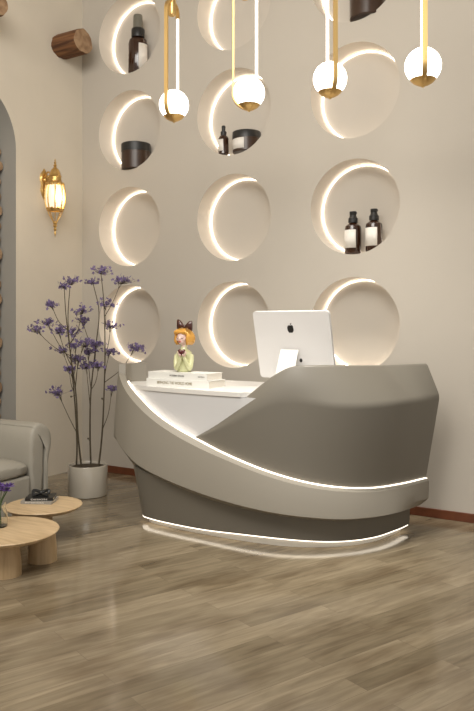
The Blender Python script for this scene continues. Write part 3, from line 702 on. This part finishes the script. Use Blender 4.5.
for k in range(8):
    a = 2*PI*k/8; tube(bm, cr([(c[0]+r*math.cos(a), c[1]+r*math.sin(a), c[2]+z) for r, z in ((.064, -.112), (.050, -.145), (.030, -.175), (.014, -.20))], 3), .0035, 6)
lathe(bm, [(0, -.19), (.016, -.195), (.020, -.205), (.012, -.215), (.018, -.226), (.008, -.24), (.014, -.252), (.006, -.268), (.010, -.28), (.003, -.30), (0, -.315)], 16, c)
finish(bm, 'bottom_finial', M['antique'], lan, weld=False); lan.scale = (1.0, 1.0, 1.16)
l = bpy.data.lights.new('lantern_bulb', 'POINT'); l.energy = 1.5; l.color = (1, .75, .42); l.shadow_soft_size = .04
lo = bpy.data.objects.new('lantern_bulb', l); COL.objects.link(lo); lo.parent = lan; lo.location = (c[0]+.12, 0, c[2]-.02)

# ------------------------------------------------------------------ logs
def log_mesh(name, L, r, seed, notch=True):
    rnd = random.Random(seed); n = 28; ph = [rnd.uniform(0, 6.28) for _ in range(5)]
    def rad(a, x): return r*(1+.05*math.sin(2*a+ph[0])+.04*math.sin(3*a+ph[1])+.025*math.sin(7*a+ph[2]+x*4)+.02*math.sin(11*a+ph[3]))
    bm = bmesh.new(); rings = []
    for x in (0, L*.3, L*.6, L*.9, L):
        k = 1-.03*(x == L)
        rings.append([bm.verts.new((x, k*rad(2*PI*i/n, x)*math.cos(2*PI*i/n), k*rad(2*PI*i/n, x)*math.sin(2*PI*i/n))) for i in range(n)])
    for a, b in zip(rings, rings[1:]):
        for i in range(n): bm.faces.new((a[i], a[(i+1) % n], b[(i+1) % n], b[i]))
    bm.faces.new(rings[0][::-1])
    prev = rings[-1]
    for f in (.86, .5):
        cur = [bm.verts.new((L+.002*math.sin(3*i), v.co.y*f, v.co.z*f)) for i, v in enumerate(rings[-1])]
        for i in range(n): 
            ff = bm.faces.new((prev[i], prev[(i+1) % n], cur[(i+1) % n], cur[i])); ff.material_index = 1
        prev = cur
    bm.faces.new(prev).material_index = 1
    return finish(bm, name, [M['bark'], M['cut']], smooth=True)
q = at_u(61, 47, UL); o = log_mesh('log', .27, .112, 3); o.location = q; tag(o, 'short barked log stub sticking out of the plain wall above the lantern', 'log', 'log stubs in the left wall')
q = at_u(-27, 8, UL); o = log_mesh('log', .27, .112, 9); o.location = q; tag(o, 'log stub at the top left corner of the photo, mostly cut off', 'log', 'log stubs in the left wall')
protos = [log_mesh('stacked_log', .38, .0565, 20+k) for k in range(4)]
k = 0; rl = .0625
for c_ in range(2):
    for r_ in range(24):
        z = rl+.1245*r_; v = AV1-.068-c_*.127-(.0 if r_ % 2 else .004)
        if c_ == 1 and z > 2.95: continue
        if r_ == 23: continue
        o = protos[k] if k < 4 else protos[k % 4].copy()
        if k >= 4: COL.objects.link(o)
        o.location = (UL-AD-.38-(.02 if (r_*7+c_) % 3 else 0), v, z); o.rotation_euler = (random.uniform(0, 6.28), 0, 0)
        tag(o, 'cut end of a firewood log in the stack filling the arched alcove', 'log', 'firewood stacked in the arched alcove'); k += 1

# ------------------------------------------------------------------ armchair
AU1 = -3.90; AVo = -1.34; ATH = .17; ABK = -4.72; AW = 1.10
ch = empty('armchair', (-4.3, -1.9, 0), 'taupe leather tub armchair with rolled arms, cut off by the left photo edge', 'armchair')
CO = Vector((-4.3, -1.9, 0))
def upath():
    r = .34; y1, y0 = AVo-.10, AVo-AW+.10; x1 = AU1; xb = ABK+.10
    pts = [(x1-t*(x1-xb-r)/6, y1) for t in range(7)]
    pts += [(xb+r-r*math.sin(a*PI/16), y1-r+r*math.cos(a*PI/16)) for a in range(1, 9)]
    pts += [(xb, y1-r-(y1-y0-2*r)*t/3) for t in range(1, 4)]
    pts += [(xb+r-r*math.cos(a*PI/16), y0+r-r*math.sin(a*PI/16)) for a in range(1, 9)]
    pts += [(xb+r+t*(x1-xb-r)/6, y0) for t in range(1, 7)]
    return [Vector(p) for p in pts]
UP = upath()
def sweep(prof, name, m, sub=1):
    cols = []; n = len(UP)
    for i, p in enumerate(UP):
        d = (UP[min(i+1, n-1)]-UP[max(i-1, 0)]).normalized(); nr = Vector((-d.y, d.x))*-1   # outward
        e = 0
        cols.append([Vector((p.x+nr.x*o, p.y+nr.y*o, z))-CO for o, z in prof])
    # puffed front ends
    for side in (0, -1):
        cc = sum(cols[side], Vector())/len(cols[side]); extra = []
        for f, dx in ((.96, .015), (.82, .03)):
            ex = [cc+(q-cc)*f+Vector((dx, 0, 0)) for q in cols[side]]; extra.append(ex)
        if side == 0: cols = extra[::-1]+cols
        else: cols = cols+extra
    bm = bmesh.new(); loft(bm, cols); return finish(bm, name, m, ch, sub=sub)
inner = [(-.075, .06), (-.078, .30), (-.080, .50), (-.072, .585), (-.040, .635), (.005, .648), (.040, .625), (.052, .56), (.046, .45), (.040, .30), (.042, .06)]
outer = [(-.055, .618), (-.035, .645), (.010, .660), (.060, .645), (.112, .605), (.128, .54), (.115, .47), (.090, .40), (.085, .30), (.092, .18), (.098, .06), (.050, .06), (.050, .20), (.046, .40), (.062, .50), (.078, .55), (.072, .60), (.050, .605), (.005, .640)]
sweep(inner, 'arm_and_back', M['sofa']); sweep(outer, 'rolled_outer_panel', M['sofa'])
bm = bmesh.new(); box(bm, -4.45-CO.x, AU1+.035-CO.x, AVo-AW+.185-CO.y, AVo-.185-CO.y, .05, .305)
finish(bm, 'seat_base', M['sofa'], ch, bevel=.02)
def pillow(bm, x0, x1, y0, y1, z0, z1, n=12, puff=.03):
    cols = []
    for i in range(n+1):
        f = i/n; x = x0+(x1-x0)*f; e = 1-abs(2*f-1)**6
        ring = []
        for k in range(24):
            a = 2*PI*k/24; ca, sa = math.cos(a), math.sin(a); p_ = 5
            rr = (abs(ca)**p_+abs(sa)**p_)**(-1/p_)
            ring.append((x, (y0+y1)/2+(y1-y0)/2*rr*ca*(.9+.1*e), (z0+z1)/2+(z1-z0)/2*rr*sa*(.55+.45*e)+(puff*e*(1-(rr*ca)**2) if sa > 0 else 0)))
        cols.append(ring)
    loft(bm, cols)
bm = bmesh.new(); pillow(bm, -4.5-CO.x, AU1+.05-CO.x, AVo-AW+.17-CO.y, AVo-.17-CO.y, .29, .41, puff=.03); finish(bm, 'seat_cushion', M['sofa'], ch, sub=1)
for x, y in ((AU1-.08, AVo-.10), (AU1-.08, AVo-AW+.10), (ABK+.16, AVo-.25), (ABK+.16, AVo-AW+.25)):
    bm = bmesh.new(); lathe(bm, [(0, 0), (.018, 0), (.024, .065), (0, .065)], 16, (x-CO.x, y-CO.y, 0)); finish(bm, 'foot', M['black'], ch)

# ------------------------------------------------------------------ coffee tables
def table(name, c, r, z, legs, lr, lab):
    t = empty(name, (c.x, c.y, 0), lab, 'table', 'pair of round oak coffee tables')
    bm = bmesh.new(); lathe(bm, [(0, z-.028), (r-.03, z-.028), (r-.004, z-.010), (r, z-.004), (r-.003, z), (0, z)], 96); finish(bm, 'table_top', M['table'], t)
    for (x, y) in legs:
        bm = bmesh.new(); lathe(bm, [(0, 0), (lr, 0), (lr*.98, z*.3), (lr*.84, z-.026), (0, z-.026)], 48); finish(bm, 'leg', M['table_leg'], t).location = (x, y, 0)
    return t
cb = at_d(5, 530, 4.05); ZB1 = cb.z
def rel(px, Zd, c): q = at_d(px, 500, Zd); return (q.x-c.x, q.y-c.y)
table('coffee_table', cb, .29, ZB1, [rel(42.5, 4.21, cb), rel(6, 3.97, cb), rel(-20, 4.25, cb)], .082, 'nearer and larger low round oak coffee table')
cs = at_d(44, 504.5, 4.66); ZS1 = cs.z
table('coffee_table', cs, .238, ZS1, [rel(42, 4.70, cs), rel(22, 4.55, cs), rel(24, 4.82, cs)], .07, 'smaller low round oak coffee table closer to the armchair')
# magazines and black ornament on the small table
q = at_d(40, 500, 4.74)
book('magazine', (q.x, q.y, ZS1), .20, .15, .018, TH-.08, 'grey and white book lying at the bottom of the small stack on the coffee table', [('INTERIORS', -.01, .12, .012)], 0, mat('grey_cover', (.30, .28, .25), .5), M['label'], 'book', 'books on the small coffee table')
book('magazine', (q.x+.004, q.y+.006, ZS1+.0185), .175, .135, .018, TH+.06, 'black book lying on the grey book on the coffee table', [('DESIGN', 0, .10, .013)], 0, M['black'], M['label'], 'book', 'books on the small coffee table')
t = empty('bow_ornament', (q.x, q.y+.01, ZS1+.0365), 'small black knotted ornament on top of the coffee table books', 'ornament', rz=TH)
bm = bmesh.new(); ball(bm, (0, 0, .022), (.020, .018, .020), 14, 10); finish(bm, 'knot', M['black'], t)
for s in (-1, 1):
    bm = bmesh.new(); tube(bm, cr([(0, 0, .022), (s*.030, .01, .036), (s*.058, .0, .040), (s*.055, -.012, .018), (s*.03, -.012, .012), (0, 0, .018)], 5), .012, 8); finish(bm, 'loop', M['black'], t)
    bm = bmesh.new(); tube(bm, cr([(0, 0, .018), (s*.03, -.03, .014), (s*.06, -.04, .008)], 4), .007, 8); finish(bm, 'tail', M['black'], t)
t.scale = (.85, .85, .8)
# vase with violet flowers on the big table
q = at_d(-1, 525, 4.12); 
t = empty('flower_vase', (q.x, q.y, ZB1), 'clear glass vase of violet flowers at the left photo edge', 'vase'); t.scale = (1, 1, .78)
bm = bmesh.new(); lathe(bm, [(0, 0), (.040, 0), (.046, .006), (.048, .05), (.043, .11), (.036, .14), (.042, .165), (.039, .165), (.033, .14), (.040, .11), (.045, .05), (.043, .010), (0, .008)], 40); finish(bm, 'glass_body', M['glass'], t)
bm = bmesh.new(); heads = []
for k in range(12):
    a = k*2.4; R = .02+.075*((k*5) % 12)/12; z = .27-.55*R+.02*(k % 3); e = Vector((R*math.cos(a), R*math.sin(a), z)); heads.append(e)
    tube(bm, cr([(.012*math.cos(a), .012*math.sin(a), .015), (.010*math.cos(a), .010*math.sin(a), .15), e], 5), .0018, 6)
finish(bm, 'stems', M['green'], t, weld=False)
for e in heads:
    bm = bmesh.new()
    for k in range(11):
        a = k*2.4; tl = .3+.9*(k/11.); d = Vector((math.cos(a)*tl, math.sin(a)*tl, 1.1-tl)).normalized(); g = d.orthogonal().normalized(); L = .034
        A = [bm.verts.new(e+v) for v in (Vector(), d*L*.55+g*.005, d*L, d*L*.55-g*.005)]; nn = d.cross(g)*.0012; B = [bm.verts.new(v.co+nn) for v in A]
        bm.faces.new(A); bm.faces.new(B[::-1])
        for z in range(4): bm.faces.new((A[z], B[z], B[(z+1) % 4], A[(z+1) % 4]))
    finish(bm, 'flower_head', M['violet'], t, smooth=False, weld=False)
